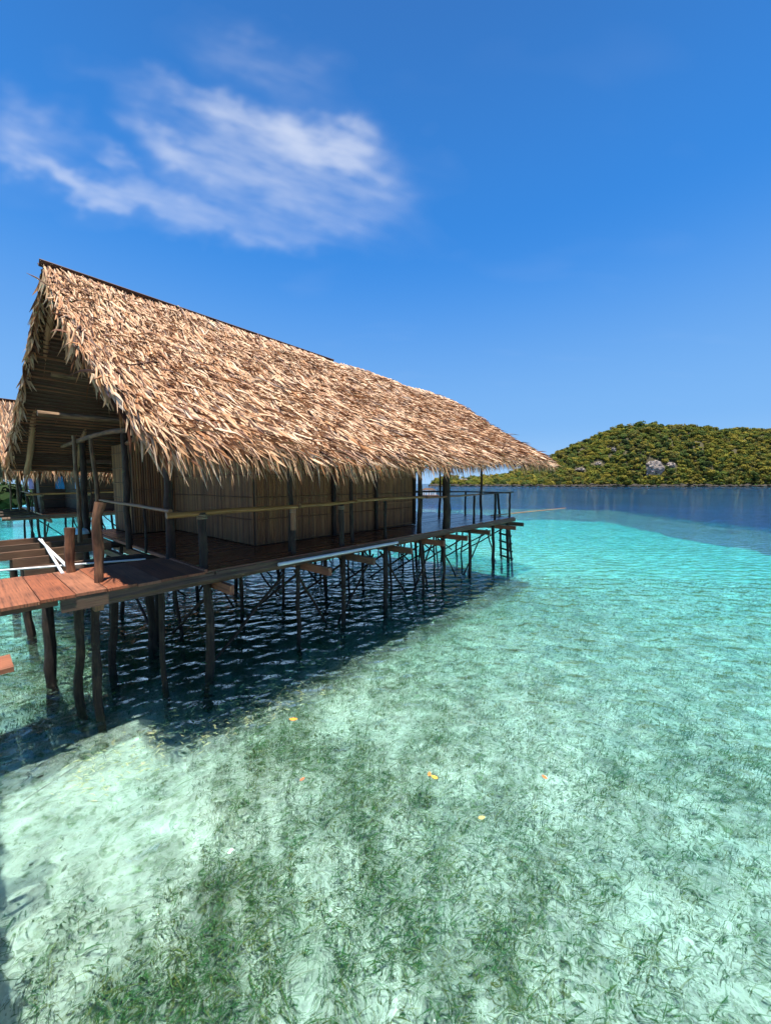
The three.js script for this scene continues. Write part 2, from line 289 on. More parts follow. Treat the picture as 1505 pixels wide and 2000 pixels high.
function leafMatrix(side, u, v, len, wid, yaw, lift, roll, off, hang = 0) {
  const e = .003, p = roofAt(side, u, v), dn = roofAt(side, u, Math.min(1, v + e)).sub(roofAt(side, u, Math.max(0, v - e))).normalize(), al = roofAt(side, Math.min(1, u + e), v).sub(roofAt(side, Math.max(0, u - e), v)).normalize();
  const nn = V(0, 0, 0).crossVectors(dn, al).normalize(); if (nn.y < 0) nn.negate();
  const x = dn.clone().applyAxisAngle(nn, yaw); x.addScaledVector(nn, lift); if (hang) x.lerp(V(0, -1, 0), hang); x.normalize();
  const z = V(0, 0, 0).crossVectors(x, nn).normalize().applyAxisAngle(x, roll), y = V(0, 0, 0).crossVectors(z, x);
  p.addScaledVector(nn, off);
  return new THREE.Matrix4().makeBasis(x.multiplyScalar(len), y.multiplyScalar(len), z.multiplyScalar(wid)).setPosition(p);
}
function instanced(name, geo, mat, mats, cols, parent) {
  const m = new THREE.InstancedMesh(geo, mat, mats.length); m.name = name; m.userData.kind = 'stuff'; m.castShadow = m.receiveShadow = true;
  mats.forEach((x, i) => { m.setMatrixAt(i, x); m.setColorAt(i, cols[i]); }); (parent ?? scene).add(m); return m;
}
const thatchColor = () => { const k = Math.pow(R(), 1.25), c = THATCH[Math.floor(k * THATCH.length)], b = rr(.85, 1.16); return rgb(c[0] * b, c[1] * b, c[2] * b); };
function thatch(roof, side, rowStep, leafStep, singles) {
  const lists = LEAVES.map(() => [[], []]), hangs = HANG.map(() => [[], []]), len = 6.95, rows = Math.round(len / rowStep), run = 16.1, pick = [];
  for (let k = 0; k <= rows; k++) { const v0 = k / rows, n = Math.round(run / leafStep);
    for (let i = 0; i < n; i++) {
      const v = clamp(v0 + rr(-.6, .6) / rows, 0, 1), u = clamp((i + R()) / n, 0, 1), L0 = rr(.55, 1.1), stray = R() < .045;
      const yaw = (R() + R() - 1) * (stray ? 1.0 : .22) + .10 * n2(u * 16, v * 5), eave = v > .955;
      if (eave) {
        const h = Math.floor(R() * HANG.length), m = leafMatrix(side, u, v, rr(.34, .74), rr(.22, .6), yaw * .7, rr(.0, .12), rr(-.5, .5), rr(.0, .06), rr(.02, .35));
        if (singles && v > .965 && u * run < 6 && pick.length < singles && R() < .5) pick.push([h, m]); else { hangs[h][0].push(m); hangs[h][1].push(thatchColor()); }
      } else {
        const q = Math.floor(R() * LEAVES.length), m = leafMatrix(side, u, v, L0, rr(.17, .46), yaw, rr(.0, .16) + (stray ? .12 : 0), rr(-.45, .45), rr(.005, .05));
        lists[q][0].push(m); lists[q][1].push(thatchColor());
      }
    } }
  // leaves that stick out past the gable edge and hang from it
  for (let i = 0; i < 420; i++) { const v = R(), far = R() < .35, h = Math.floor(R() * HANG.length), m = leafMatrix(side, far ? 1 : 0, v, rr(.25, .6), rr(.5, 1), (far ? 1 : -1) * side * rr(-.5, .15), rr(-.05, .1), rr(-.8, .8), rr(-.08, .05), rr(.0, .55)); hangs[h][0].push(m); hangs[h][1].push(thatchColor()); }
  lists.forEach(([m, c], i) => instanced('thatch', LEAVES[i], M.leafDry, m, c, roof));
  hangs.forEach(([m, c], i) => instanced('thatch_fringe', HANG[i], M.leaf, m, c, roof));
  for (const [h, m] of pick) { const o = part('thatch_leaf', HANG[h], M.leafOne[Math.floor(Math.pow(R(), 1.25) * 8)], roof); m.decompose(o.position, o.quaternion, o.scale); }
}

// ───────────────────────── a stilt hut ─────────────────────────
function slatWall(hut, a, b, y0, y1, fine, strips = [.62, 1.15, 1.7]) {
  const len = a.distanceTo(b), dir = b.clone().sub(a).normalize(), out = V(0, 0, 0).crossVectors(dir, V(0, 1, 0));   // the side that faces out
  const A = a.clone().setY((y0 + y1) / 2), B = b.clone().setY((y0 + y1) / 2);
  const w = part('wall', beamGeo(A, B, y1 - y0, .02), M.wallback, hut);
  if (fine) { const n = Math.round(len / .062), st = len / n;
    for (let i = 0; i < n; i++) { const c = a.clone().addScaledVector(dir, (i + .5) * st).addScaledVector(out, .018 + rr(0, .008)), lean = rr(-.006, .006), h0 = c.clone().setY(y0 + rr(0, .02)), h1 = c.clone().addScaledVector(dir, lean).setY(y1);
      const g = new THREE.CylinderGeometry(st * .5, st * .5, h1.y - h0.y, 6, 1, false); const uv = g.attributes.uv, k = R() * 5; for (let q = 0; q < uv.count; q++) uv.setXY(q, uv.getY(q) * 1.5 + k, uv.getX(q) * .3 + k);
      g.scale(1, 1, .5); g.rotateY(Math.atan2(-dir.z, dir.x)); g.translate(c.x, (h0.y + h1.y) / 2, c.z); part('slat', g, one(M.slat), w); }
  }
  for (const h of strips) { const p = a.clone().addScaledVector(out, .05).setY(y0 + h), q = b.clone().addScaledVector(out, .05).setY(y0 + h); part('strip', logGeo([p, q], .012, .012, { rad: 5, seg: 6, knob: .1, bend: .002 }), fine ? M.strip : one(M.slat), w); }
  return w;
}
const lashing = (p, r, parent) => part('lashing', new THREE.TorusGeometry(r, .009, 5, 10).rotateX(Math.PI / 2).translate(p.x, p.y, p.z), M.rope, parent);

function buildHut(label, off, fine) {
  const hut = thing('stilt_hut', label, 'hut', 'thatched huts over the water'); hut.position.copy(W(0, 0, off));
  const bed = (t, s) => { const p = W(t, 0, s + off); return bedY(p.x, p.z) - .15; };
  // roof
  const roof = part('roof', roofSlab(1, 60, 14, .07), M.thatchBase, hut), back = part('roof', roofSlab(-1, 60, 14, .07), M.thatchBase, hut);
  fine ? thatch(roof, 1, .085, .026, 300) : thatch(roof, 1, .22, .09, 0);
  thatch(back, -1, .17, .065, 0);
  part('ridge_board', beamGeo(L(-.06, RIDGE_Y + .045, 4.14), L(7.8, RIDGE_Y + .0, 4.12), .02, .15, { roll: -.68 }), M.ridge, hut);
  part('ridge_board', beamGeo(L(-.06, RIDGE_Y + .045, 4.26), L(7.8, RIDGE_Y + .0, 4.27), .02, .15, { roll: .68 }), M.ridge, hut);
  // battens under the back slope, seen through the open gable
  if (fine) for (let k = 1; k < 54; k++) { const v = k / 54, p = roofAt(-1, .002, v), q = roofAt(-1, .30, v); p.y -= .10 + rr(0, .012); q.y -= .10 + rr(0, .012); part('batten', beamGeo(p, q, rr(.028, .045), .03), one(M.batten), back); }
  for (const [t, r] of [[.22, .07], [1.35, .06], [3.1, .05], [6, .05], [9, .05], [12, .05], [15.4, .05]]) {
    part('rafter', logGeo([L(t, RIDGE_Y - .22, 4.25), L(t - .1, 5.86, 6.95), L(t - .2, 3.82, 9.3)], r, r * 1.1, { bend: .006 }), t < 2 ? M.cut : M.pale, back);
    part('rafter', logGeo([L(t, RIDGE_Y - .22, 4.15), L(t, 5.85, 1.5), L(t, eaveY(t) - .1, -.9)], r, r, { bend: .006 }), M.post[1], roof);
  }
  for (const [t0, t1, y, s] of [[-.22, 5, 4.98, 4.35], [.3, 9, 6.25, 6.25], [.3, 9, 6.1, 2.15], [.1, 15, RIDGE_Y - .3, 4.2]]) part('purlin', logGeo([L(t0, y, s), L((t0 + t1) / 2, y + .02, s), L(t1, y, s)], .06, .055, { bend: .003 }), M.pale, hut);
  part('tie_beam', logGeo([L(.75, 4.62, 8.4), L(.8, 4.66, 5), L(1.1, 4.58, 1.3)], .05, .05, { bend: .004 }), M.post[1], hut);
  part('tie_beam', logGeo([L(1.25, 4.42, 4.1), L(1.2, 4.55, 3.1), L(1.0, 4.9, 2.0)], .05, .04, { bend: .01 }), M.post[0], hut);
  part('wall_plate', beamGeo(L(1.3, 4.35, .35), L(14.8, 4.5, .35), .1, .12), M.beam[2], hut);
  part('wall_plate', beamGeo(L(1.3, 4.2, 8.3), L(14.8, 4.2, 8.3), .1, .12), M.beam[2], hut);
  // floor
  const floor = group('floor', hut), y = 2.0;
  for (let i = 0; i < 42; i++) { const s = .02 + i * .2; let t = 1.28;
    for (const l of [3.6 + (i % 3) * .7, 4.6, 9]) { const e = Math.min(14.85 + .06 * n2(i, 3), t + l); if (e - t > .3) part('plank', beamGeo(L(t + .003, y + rr(-.003, .003), s + .1), L(e - .003, y + rr(-.003, .003), s + .1), .035, .194), one(M.floor), floor); t = e; } }
  part('floor_edge', beamGeo(L(1.26, y + .012, .03), L(1.26, y + .012, 8.4), .06, .05), M.redBeam, floor);
  part('fascia', beamGeo(L(1.42, 1.925, .03), L(14.9, 1.925, .03), .11, .05), M.beam[2], floor);
  for (const s of [.08, 2.8, 5.6, 8.35]) part('joist', logGeo([L(-.1, 1.86, s), L(4, 1.88, s), L(9, 1.88, s), L(14.95, 1.88, s)], .085, .08, { seg: 26, bend: .0015, knob: .18 }), s < 1 ? M.beam[2] : M.log[1], floor);
  // stilts, cross beams, braces
  const rows = [1.4, 3.35, 4.7, 6.3, 7.95, 9.35, 11.2, 13.25, 14.75];
  for (const t of rows) {
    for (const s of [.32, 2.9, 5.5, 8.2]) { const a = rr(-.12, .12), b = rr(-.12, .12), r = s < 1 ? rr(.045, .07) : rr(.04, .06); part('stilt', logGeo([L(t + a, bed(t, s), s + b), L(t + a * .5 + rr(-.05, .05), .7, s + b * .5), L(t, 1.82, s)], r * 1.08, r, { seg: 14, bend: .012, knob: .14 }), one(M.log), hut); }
    part('cross_beam', beamGeo(L(t + .12, 1.70, rr(-.62, -.3)), L(t + .08, 1.72, 8.6), .16, .075), R() < .45 ? M.redBeam : one(M.beam), hut);
  }
  for (let i = 0; i < rows.length - 1; i++) for (const s of [.5, 5.6]) {
    const a = rows[i], b = rows[i + 1], e = () => rr(-.08, .08);
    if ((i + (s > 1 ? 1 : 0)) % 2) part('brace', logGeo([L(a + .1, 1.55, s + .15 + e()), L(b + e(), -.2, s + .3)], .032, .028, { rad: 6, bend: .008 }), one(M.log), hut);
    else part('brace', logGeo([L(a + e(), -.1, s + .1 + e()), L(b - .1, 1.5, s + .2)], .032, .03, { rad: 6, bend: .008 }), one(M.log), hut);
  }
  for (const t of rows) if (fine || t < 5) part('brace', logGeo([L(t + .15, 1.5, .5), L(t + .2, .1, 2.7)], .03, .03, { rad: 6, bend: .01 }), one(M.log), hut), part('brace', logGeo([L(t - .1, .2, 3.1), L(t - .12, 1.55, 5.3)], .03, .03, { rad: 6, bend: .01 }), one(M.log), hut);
  if (fine) for (let k = 0; k < 22; k++) { const t = rr(1.5, 14.6), q = rr(.7, 8); part('prop', logGeo([L(t + rr(-.3, .3), bed(t, q), q + rr(-.3, .3)), L(t, 1.8, q)], .04, .034, { rad: 6, bend: .015 }), one(M.log), hut); }
  // walls
  slatWall(hut, L(3.15, 0, 1.7), L(9.45, 0, 1.7), 2.03, 4.7, fine);
  slatWall(hut, L(3.15, 0, 6.4), L(3.15, 0, 1.72), 2.03, 4.7, fine);
  slatWall(hut, L(1.95, 0, 6.4), L(3.15, 0, 6.4), 2.03, 4.7, fine, [.5, 1.3]);
  slatWall(hut, L(1.95, 0, 8.2), L(1.95, 0, 6.42), 2.03, 4.7, fine, [.6, 1.05, 1.5, 1.95, 2.4]);
  slatWall(hut, L(9.45, 0, 1.72), L(9.45, 0, 8.2), 2.03, 4.7, false);
  slatWall(hut, L(9.45, 0, 8.22), L(1.95, 0, 8.22), 2.03, 4.7, false);
  if (fine) { for (const t of [5.55, 7.35, 9.42]) part('wall_post', beamGeo(L(t, 2.03, 1.62), L(t, 4.7, 1.62), .1, .08), M.log[0], hut);
    for (const [t0, t1] of [[7.55, 9.25]]) for (const h of [2.1, 2.86]) part('wall_strip', beamGeo(L(t0, h, 1.615), L(t1, h, 1.615), .03, .03), M.slat[1], hut); }
  // posts that carry the roof
  const roofPosts = [[1.29, 1.66, .085], [1.2, 4.0, .075], [.66, 6.2, .05], [1.05, 6.35, .06], [1.2, 8.2, .09], [3.3, .5, .055], [5.2, .5, .05], [7.85, .28, .075], [9.32, .2, .13], [13.5, .98, .055], [12.73, 2.65, .05], [14.6, 8.1, .09], [9.4, 8.2, .09]];
  for (const [t, s, r] of roofPosts) { const top = s < 4.2 ? lerp(eaveY(t), RIDGE_Y, (s + 1.2) / 5.4) - .15 : lerp(RIDGE_Y, 3.87, (s - 4.2) / 5.4) - .15; const pale = r < .065 && t < 2; part('roof_post', logGeo([L(t, 1.95, s), L(t + rr(-.06, .06), 3, s + rr(-.04, .04)), L(t, Math.min(top, 4.75), s)], r, r * .88, { seg: 12, bend: .01, knob: .13 }), pale ? M.pale : M.log[1], hut); }
  // railing
  const rail = group('railing', hut), yr = 3.0;
  for (const [t, s, h, r] of [[1.33, .27, 3.0, .075], [3.19, .24, 3.0, .05], [4.57, .24, 3.03, .07], [6.2, .24, 3.03, .045], [7.83, .26, 3.05, .05], [11.3, .2, 3.06, .045], [13.2, .22, 3.1, .05], [14.75, .22, 3.12, .045], [14.7, 2.4, 3.1, .045], [11.6, 3.6, 3.1, .04], [1.22, 2.9, 3.05, .03]]) part('rail_post', logGeo([L(t, 1.98, s), L(t + rr(-.03, .03), 2.5, s), L(t, h, s)], r, r * .92, { knob: .12, bend: .01 }), one(M.log), rail);
  const bam = (a, b, r, m) => part('rail', logGeo([a, a.clone().lerp(b, .5).add(V(0, rr(-.015, .02), 0)), b], r, r * .9, { seg: 18, nodes: .42, knob: .03, bend: .002 }), m, rail);
  bam(L(.78, yr - .02, .30), L(3.25, yr + .02, .17), .05, M.bamboo[0]); bam(L(3.3, yr + .04, .14), L(5.0, yr + .07, .16), .042, M.bamboo[0]); bam(L(4.95, yr + .09, .12), L(8.1, yr + .09, .17), .042, M.bamboo[0]); bam(L(8.0, yr + .08, .12), L(11.6, yr + .1, .14), .032, M.bamboo[1]); bam(L(11.5, yr + .1, .14), L(14.9, yr + .13, .14), .03, M.log[1]);
  bam(L(1.0, yr + .02, .75), L(1.15, yr + .06, 6.3), .035, M.bamboo[1]); bam(L(14.75, 3.1, .2), L(14.7, 3.1, 6), .03, M.log[1]); bam(L(9.8, 3.1, 4.6), L(14.8, 3.12, 2.4), .025, M.log[1]);
  for (const [t, s, r] of [[1.33, .27, .083], [3.19, .24, .06], [4.57, .24, .078]]) for (const dy of [-.1, -.07, -.04]) lashing(L(t, yr + dy, s), r, rail);
  if (fine) part('bamboo_sleeve', logGeo([L(3.19, 2.52, .235), L(3.19, 3.0, .235)], .062, .062, { knob: .03, bend: 0 }), M.bamboo[1], rail);
  // ladder at the far end
  const lad = group('ladder', hut), la = L(14.95, 2.02, .35), lb = L(15.5, -.9, .30), lc = L(15.35, 2.02, .95), ld = L(15.9, -.9, 1.0);
  part('ladder_rail', logGeo([la, lb], .05, .05, { bend: .004 }), M.log[0], lad); part('ladder_rail', logGeo([L(15.0, 3.05, .9), lc, ld], .05, .05, { bend: .004 }), M.log[0], lad);
  for (let k = 0; k < 6; k++) { const f = .06 + k * .125; part('rung', beamGeo(la.clone().lerp(lb, f).add(V(-.12, 0, .12)), lc.clone().lerp(ld, f).add(V(.08, 0, -.1)), .075, .05), M.log[0], lad); }
  return hut;
}
const hut = buildHut('large thatched hut on stilts with slat walls, bamboo railing and long open deck', 0, true);
buildHut('thatched hut half hidden behind the large hut, towels on its railing', 18.1, false);

// ───────────────────────── walkway and jetty ─────────────────────────
{
  const w = thing('walkway', 'walkway of wide reddish planks leading up to the hut deck', 'walkway');
  let t = -7; let i = 0;
  while (t < 1.22) { const wd = Math.min(rr(.30, .40), 1.235 - t); if (wd < .06) break; const dark = t > .9; part('plank', beamGeo(L(t + wd / 2, 2 + rr(-.006, .006), -.02 + rr(-.03, .03)), L(t + wd / 2, 2 + rr(-.006, .006), 1.86 + rr(-.04, .04)), .04, wd - .008, { roll: rr(-.012, .012) }), dark ? M.plank[2] : one(M.plank), w); t += wd; i++; }
  part('edge_beam', beamGeo(L(-.62, 1.885, .06), L(1.4, 1.885, .06), .18, .09), M.beam[2], w);
  part('edge_beam', beamGeo(L(-7, 1.93, .12), L(-.64, 1.93, .12), .08, .07), M.beam[0], w); part('edge_beam', beamGeo(L(-7, 1.9, 1.7), L(1.3, 1.9, 1.7), .14, .09), M.beam[1], w);
  const bed = (t, s) => { const p = W(t, 0, s); return bedY(p.x, p.z) - .15; };
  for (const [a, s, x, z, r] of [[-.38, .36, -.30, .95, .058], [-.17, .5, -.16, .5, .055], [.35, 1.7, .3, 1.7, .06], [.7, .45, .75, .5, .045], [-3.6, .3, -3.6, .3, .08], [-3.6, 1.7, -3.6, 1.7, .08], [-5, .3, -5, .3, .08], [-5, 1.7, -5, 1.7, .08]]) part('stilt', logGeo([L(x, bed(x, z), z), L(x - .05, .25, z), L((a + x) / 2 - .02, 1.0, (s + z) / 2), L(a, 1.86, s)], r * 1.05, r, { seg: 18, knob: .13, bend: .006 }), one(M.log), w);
  part('cross_beam', beamGeo(L(-.16, 1.70, .33), L(-.16, 1.70, 2.2), .13, .11), M.cut, w);
  const p = logGeo([L(-.11, 1.98, .5), L(-.09, 2.5, .52), L(-.1, 2.95, .48), L(-.04, 3.22, .5)], .052, .07, { seg: 22, knob: .2, bend: .004 }); part('rail_post', p, M.post[1], w);
  part('rail_post', logGeo([L(-.25, 1.98, 1.66), L(-.25, 2.4, 1.65), L(-.23, 2.77, 1.66)], .068, .076, { seg: 14, knob: .14, bend: .01 }), M.post[0], w);

  const j = thing('jetty', 'plank jetty turning off the walkway, one plank end jutting over the water', 'jetty');
  let s = -.06; while (s > -10) { const wd = rr(.28, .38), out = Math.abs(s + 1.72) < .2 ? -1.215 : -1.5 + rr(-.06, .03); part('plank', beamGeo(L(-3.4, 1.995, s - wd / 2), L(out, 1.995, s - wd / 2), .04, wd - .01), one(M.plank), j); s -= wd; }
  for (const t of [-1.8, -3.2]) { part('edge_beam', beamGeo(L(t, 1.9, -10), L(t, 1.9, -.1), .14, .08), M.beam[1], j); for (const q of [-2.2, -5, -8]) part('stilt', logGeo([L(t, bed(t, q), q), L(t, .8, q), L(t, 1.84, q)], .08, .075), one(M.log), j); }

  // the frame of a platform still without planks
  const f = thing('platform_frame', 'bare timber frame without planks between the walkway and the hut', 'frame');
  for (const [s, t0, t1, h] of [[8.05, -6, 1.15, .17], [6.75, -6, 1.15, .17], [5.45, -6, 1.15, .18], [4.2, -.76, .36, .19], [3.0, -.7, 1.2, .18]]) part('beam', beamGeo(L(t0, 1.88, s + .06), L(t1, 1.88, s - .05), h, .085), one(M.beam), f);
  part('beam', beamGeo(L(1.1, 1.72, 1.9), L(1.1, 1.72, 8.4), .14, .1), M.beam[0], f); part('beam', beamGeo(L(-.5, 1.70, 1.9), L(-.5, 1.70, 8.4), .14, .1), M.beam[2], f); part('beam', beamGeo(L(-4, 1.70, 1.9), L(-4, 1.70, 8.4), .14, .1), M.beam[2], f);
  for (const t of [-4, -.5, 1.1]) for (const q of [2.4, 5.4, 8.1]) part('stilt', logGeo([L(t + rr(-.1, .1), bed(t, q), q), L(t, .8, q + rr(-.06, .06)), L(t, 1.64, q)], .085, .075, { knob: .14, bend: .01 }), one(M.log), f);
}
function rod(name, label, category, a, b, r, mat, grp, r1 = r) { const o = part(numbered(name), logGeo([a, b], r, r1, { rad: 10, seg: 8, knob: .01, bend: .001 }), mat, scene); return tag(o, label, category, grp); }
rod('pvc_pipe', 'white plastic pipe lying from the stub post across the bare beams', 'pipe', W(-.36, 2.02, 1.62), W(-.02, 2.03, 6.9), .024, M.pvc, 'pair of white pipes');
rod('pvc_pipe', 'white plastic pipe lying from the stub post across the bare beams', 'pipe', W(-.24, 2.05, 1.9), W(-.06, 2.035, 6.95), .026, M.pvc, 'pair of white pipes');
rod('pvc_pipe', 'thin white pipe lying beside the walkway, running under the hut shade', 'pipe', W(-3, 1.99, 3.75), W(.96, 2.0, 2.06), .018, M.pvc);
rod('pvc_pipe', 'long white pipe fixed under the edge of the hut deck', 'pipe', W(2.58, 1.93, -.12), W(6.3, 1.91, -.10), .036, M.pvc);
rod('bamboo_pole', 'thin pale pole jutting from the far end of the deck over the water', 'pole', W(14.3, 2.06, .9), W(21.2, 2.12, -.45), .03, M.bamboo[0], null, .022);
rod('stick', 'thin straight stick lying on the pale sand near the walkway shadow', 'stick', atY(46, 1564, -.52), atY(168, 1484, -.55), .008, M.log[1]);
{
  const pts = [V(0, .17, 0), V(.08, .165, 0), V(.15, .13, 0), V(.19, .06, 0), V(.2, 0, 0), V(.215, -.005, 0), V(.19, 0, 0)].map((p) => new THREE.Vector2(p.x, p.y)).reverse();
  const b = part(numbered('basin'), new THREE.LatheGeometry(pts, 24), new THREE.MeshStandardMaterial({ color: rgb(.45, .66, .70), roughness: .4, side: THREE.DoubleSide }), scene); b.position.copy(W(1.0, 1.98, 8.05)); tag(b, 'pale blue plastic basin turned over on the bare timber frame', 'basin');
}
// towels on the railing of the hidden hut
for (const [t, c, w, h, l] of [[2.05, [.02, .16, .42], .34, .62, 'dark blue towel hung under the eave of the half hidden hut'], [1.0, [.30, .26, .55], .18, .5, 'lilac towel hung under the eave of the half hidden hut'], [2.75, [.25, .45, .75], .2, .55, 'light blue towel hung under the eave of the half hidden hut']]) {
  const g = new THREE.PlaneGeometry(w, h, 10, 8), p = g.attributes.position; for (let i = 0; i < p.count; i++) p.setZ(i, .03 * Math.sin(p.getX(i) * 34 + t) * (.6 - p.getY(i)) + .01 * n2(p.getX(i) * 5, p.getY(i) * 4)); g.computeVertexNormals();
  const o = part(numbered('towel'), g, new THREE.MeshStandardMaterial({ color: rgb(...c), roughness: .95, side: THREE.DoubleSide }), scene); o.position.copy(W(t, 3.0 + h / 2 + .25, 18.1 + .3)); o.rotation.y = TURN; tag(o, l, 'towel', 'towels of the half hidden hut');
}

// ───────────────────────── sea grass and rubble ─────────────────────────
{
  const blades = (seed) => { const r = rng(seed), gs = [];
    for (let k = 0; k < 6; k++) { const len = .06 + r() * r() * .24, a = r() * 6.28, lean = .5 + r() * 1.3, w = .0045 + r() * .0035, ox = (r() - .5) * .26, oz = (r() - .5) * .26, pos = [], idx = [], dir = [Math.cos(a) * .6 + .5, Math.sin(a) * .6 + .15];
      for (let j = 0; j <= 3; j++) { const u = j / 3, bend = lean * u * u, x = ox + dir[0] * bend * len * .7, z = oz + dir[1] * bend * len * .7, y = len * (u - .28 * u * u * lean), ww = w * (1 - .7 * u * u); pos.push(x - dir[1] * ww, y, z + dir[0] * ww, x + dir[1] * ww, y, z - dir[0] * ww); }
      for (let j = 0; j < 3; j++) { const q = j * 2; idx.push(q, q + 1, q + 2, q + 2, q + 1, q + 3); }
      const g = new THREE.BufferGeometry(); g.setAttribute('position', new THREE.Float32BufferAttribute(pos, 3)); g.setIndex(idx); gs.push(g); }
    const g = mergeGeometries(gs); g.computeVertexNormals(); return g; };
  const G = [blades(1), blades(2), blades(3)], ms = [[], [], []], cs = [[], [], []], m = new THREE.Matrix4(), q = new THREE.Quaternion();
  for (let tries = 0, n = 0; tries < 400000 && n < 27000; tries++) {
    const z = -1.2 - 15 * Math.pow(R(), 1.25), x = rr(-1.15, 1.15) * (-z + .6) * 1.0; const g = Math.max(growth(x, z), .9 * shadeWeed(x, z)); if (x < -13 || R() > Math.pow(g, 1.3) * (1 - .3 * smooth(x, .6, 2.4))) continue;
    const k = Math.floor(R() * 3), s = rr(.6, 1.35); q.setFromAxisAngle(V(0, 1, 0), rr(-.9, .9)); m.compose(V(x, bedY(x, z) - .01, z), q, V(s, s, s)); ms[k].push(m.clone());
    const b = rr(.7, 1.25); cs[k].push(R() < .3 ? rgb(.17 * b, .19 * b, .055 * b) : rgb(.055 * b, .14 * b, .04 * b)); n++;
  }
  const mat = new THREE.MeshPhysicalMaterial({ color: 0xffffff, roughness: 1, transmission: .25, thickness: 0, side: THREE.DoubleSide, specularIntensity: .3 });
  G.forEach((g, i) => { const o = instanced(numbered('seagrass'), g, mat, ms[i], cs[i]); tag(o, ['dark green seagrass blades growing in patches on the pale sand', 'curved green seagrass tufts scattered over the shallow sea floor', 'short olive seagrass thickening into meadows on the sea floor'][i], 'seagrass', null, 'stuff'); });
  // broken coral
  const bit = (seed) => { const g = new THREE.IcosahedronGeometry(1, 0), p = g.attributes.position, r = createNoise3D(rng(seed)); for (let i = 0; i < p.count; i++) { const k = 1 + .45 * r(p.getX(i) * 1.3, p.getY(i) * 1.3, p.getZ(i) * 1.3); p.setXYZ(i, p.getX(i) * k, p.getY(i) * k, p.getZ(i) * k); } g.computeVertexNormals(); return g; };
  const rub = [bit(5), bit(6)], rm = [[], []], rc = [[], []];
  for (let n = 0; n < 60000; n++) { const z = -1.1 - 17 * Math.pow(R(), 1.1), x = rr(-1.1, 1.2) * (-z + .6), w = smooth(x + .25 * z, -2.2, 1.2) * .9 + .06 + .35 * fbm(x * .9, z * .9, 3); if (R() > w) continue; const k = n % 2, s = rr(.005, .017) * (1 + .1 * -z) * (R() < .05 ? 1.8 : 1); m.compose(V(x, bedY(x, z), z), q.setFromEuler(new THREE.Euler(R() * 6, R() * 6, R() * 6)), V(s * rr(.7, 2.2), s * rr(.4, .8), s * rr(.7, 1.3))); rm[k].push(m.clone()); const c = one([[.42, .41, .35], [.47, .46, .40], [.19, .22, .15], [.45, .43, .37], [.22, .26, .165], [.15, .19, .13], [.17, .22, .15]]); rc[k].push(rgb(...c)); }
  rub.forEach((g, i) => tag(instanced(numbered('coral_rubble'), g, new THREE.MeshStandardMaterial({ color: 0xffffff, roughness: .95 }), rm[i], rc[i]), ['pale broken coral bits strewn over the sea floor', 'olive coral fragments lying among the seagrass'][i], 'coral rubble', null, 'stuff'));
}
// ───────────────────────── fish ─────────────────────────
{
  const body = new THREE.SphereGeometry(1, 10, 8), p = body.attributes.position; for (let i = 0; i < p.count; i++) { const x = p.getX(i), k = x < 0 ? 1 - .75 * Math.pow(-x, 1.4) : 1 - .25 * x * x; p.setXYZ(i, x * .032, p.getY(i) * .0085 * k, p.getZ(i) * .0055 * k); }
  const tail = new THREE.BufferGeometry(); tail.setAttribute('position', new THREE.Float32BufferAttribute([-.028, 0, 0, -.046, .010, 0, -.040, 0, 0, -.028, 0, 0, -.040, 0, 0, -.046, -.010, 0], 3)); tail.setAttribute('uv', new THREE.Float32BufferAttribute(new Float32Array(12), 2));
  const bb = body.toNonIndexed(); bb.deleteAttribute('normal'); const g = mergeGeometries([bb, tail]); g.computeVertexNormals();
  const mats = [[.80, .70, .34], [.66, .62, .38], [.90, .80, .42]].map((c) => new THREE.MeshStandardMaterial({ color: rgb(...c), roughness: .35, metalness: .15, side: THREE.DoubleSide }));
  let n = 0; while (n < 230) { const u = R(), px = lerp(120, 640, Math.pow(u, .8)) + rr(-40, 40), py = lerp(1535, 1300, (px - 120) / 520) + rr(-55, 45) + 15; const y = -rr(.12, .42), w = atY(px, py, y); const f = part(numbered('small_fish'), g, one(mats), scene); f.position.copy(w); const s = rr(.95, 1.6); f.scale.setScalar(s); f.rotation.set(0, rr(-1.1, 1.1) + (R() < .25 ? 3 : .3), rr(-.15, .15)); tag(f, 'tiny yellowish fish in the school beside the hut shadow', 'fish', 'school of tiny fish under the hut edge'); n++; }
}
// ───────────────────────── floating leaves ─────────────────────────
[[573, 1405, [.75, .28, .03], .085, 'orange leaf floating by the edge of the hut shadow'], [838, 1512, [.62, .20, .04], .05, 'small orange brown leaf floating against a yellow leaf'], [848, 1518, [.80, .42, .05], .06, 'yellow leaf floating against a smaller brown leaf'], [590, 1522, [.55, .14, .05], .045, 'dull red leaf floating over the dark seagrass patch'], [1063, 1518, [.62, .16, .03], .05, 'rust red leaf floating alone over the pale rubble'], [940, 1597, [.62, .50, .14], .05, 'pale yellow leaf floating among the ripples']].forEach(([px, py, c, s, label], i) => {
  const sh = new THREE.Shape(); sh.moveTo(-1, 0); sh.bezierCurveTo(-.5, .7, .4, .65, 1, 0); sh.bezierCurveTo(.4, -.65, -.5, -.7, -1, 0);
  const g = new THREE.ExtrudeGeometry(sh, { depth: .03, bevelEnabled: false, curveSegments: 8 }); g.rotateX(-Math.PI / 2); const p = g.attributes.position; for (let k = 0; k < p.count; k++) p.setY(k, p.getY(k) + .16 * p.getZ(k) ** 2 + .12 * p.getX(k) ** 2); g.computeVertexNormals();
  const f = part(numbered('floating_leaf'), g, new THREE.MeshStandardMaterial({ color: rgb(...c), roughness: .6 }), scene); f.scale.setScalar(s * .75); f.position.copy(atY(px, py, .006)); f.rotation.y = i * 1.3; tag(f, label, 'leaf', 'leaves floating on the water');
});

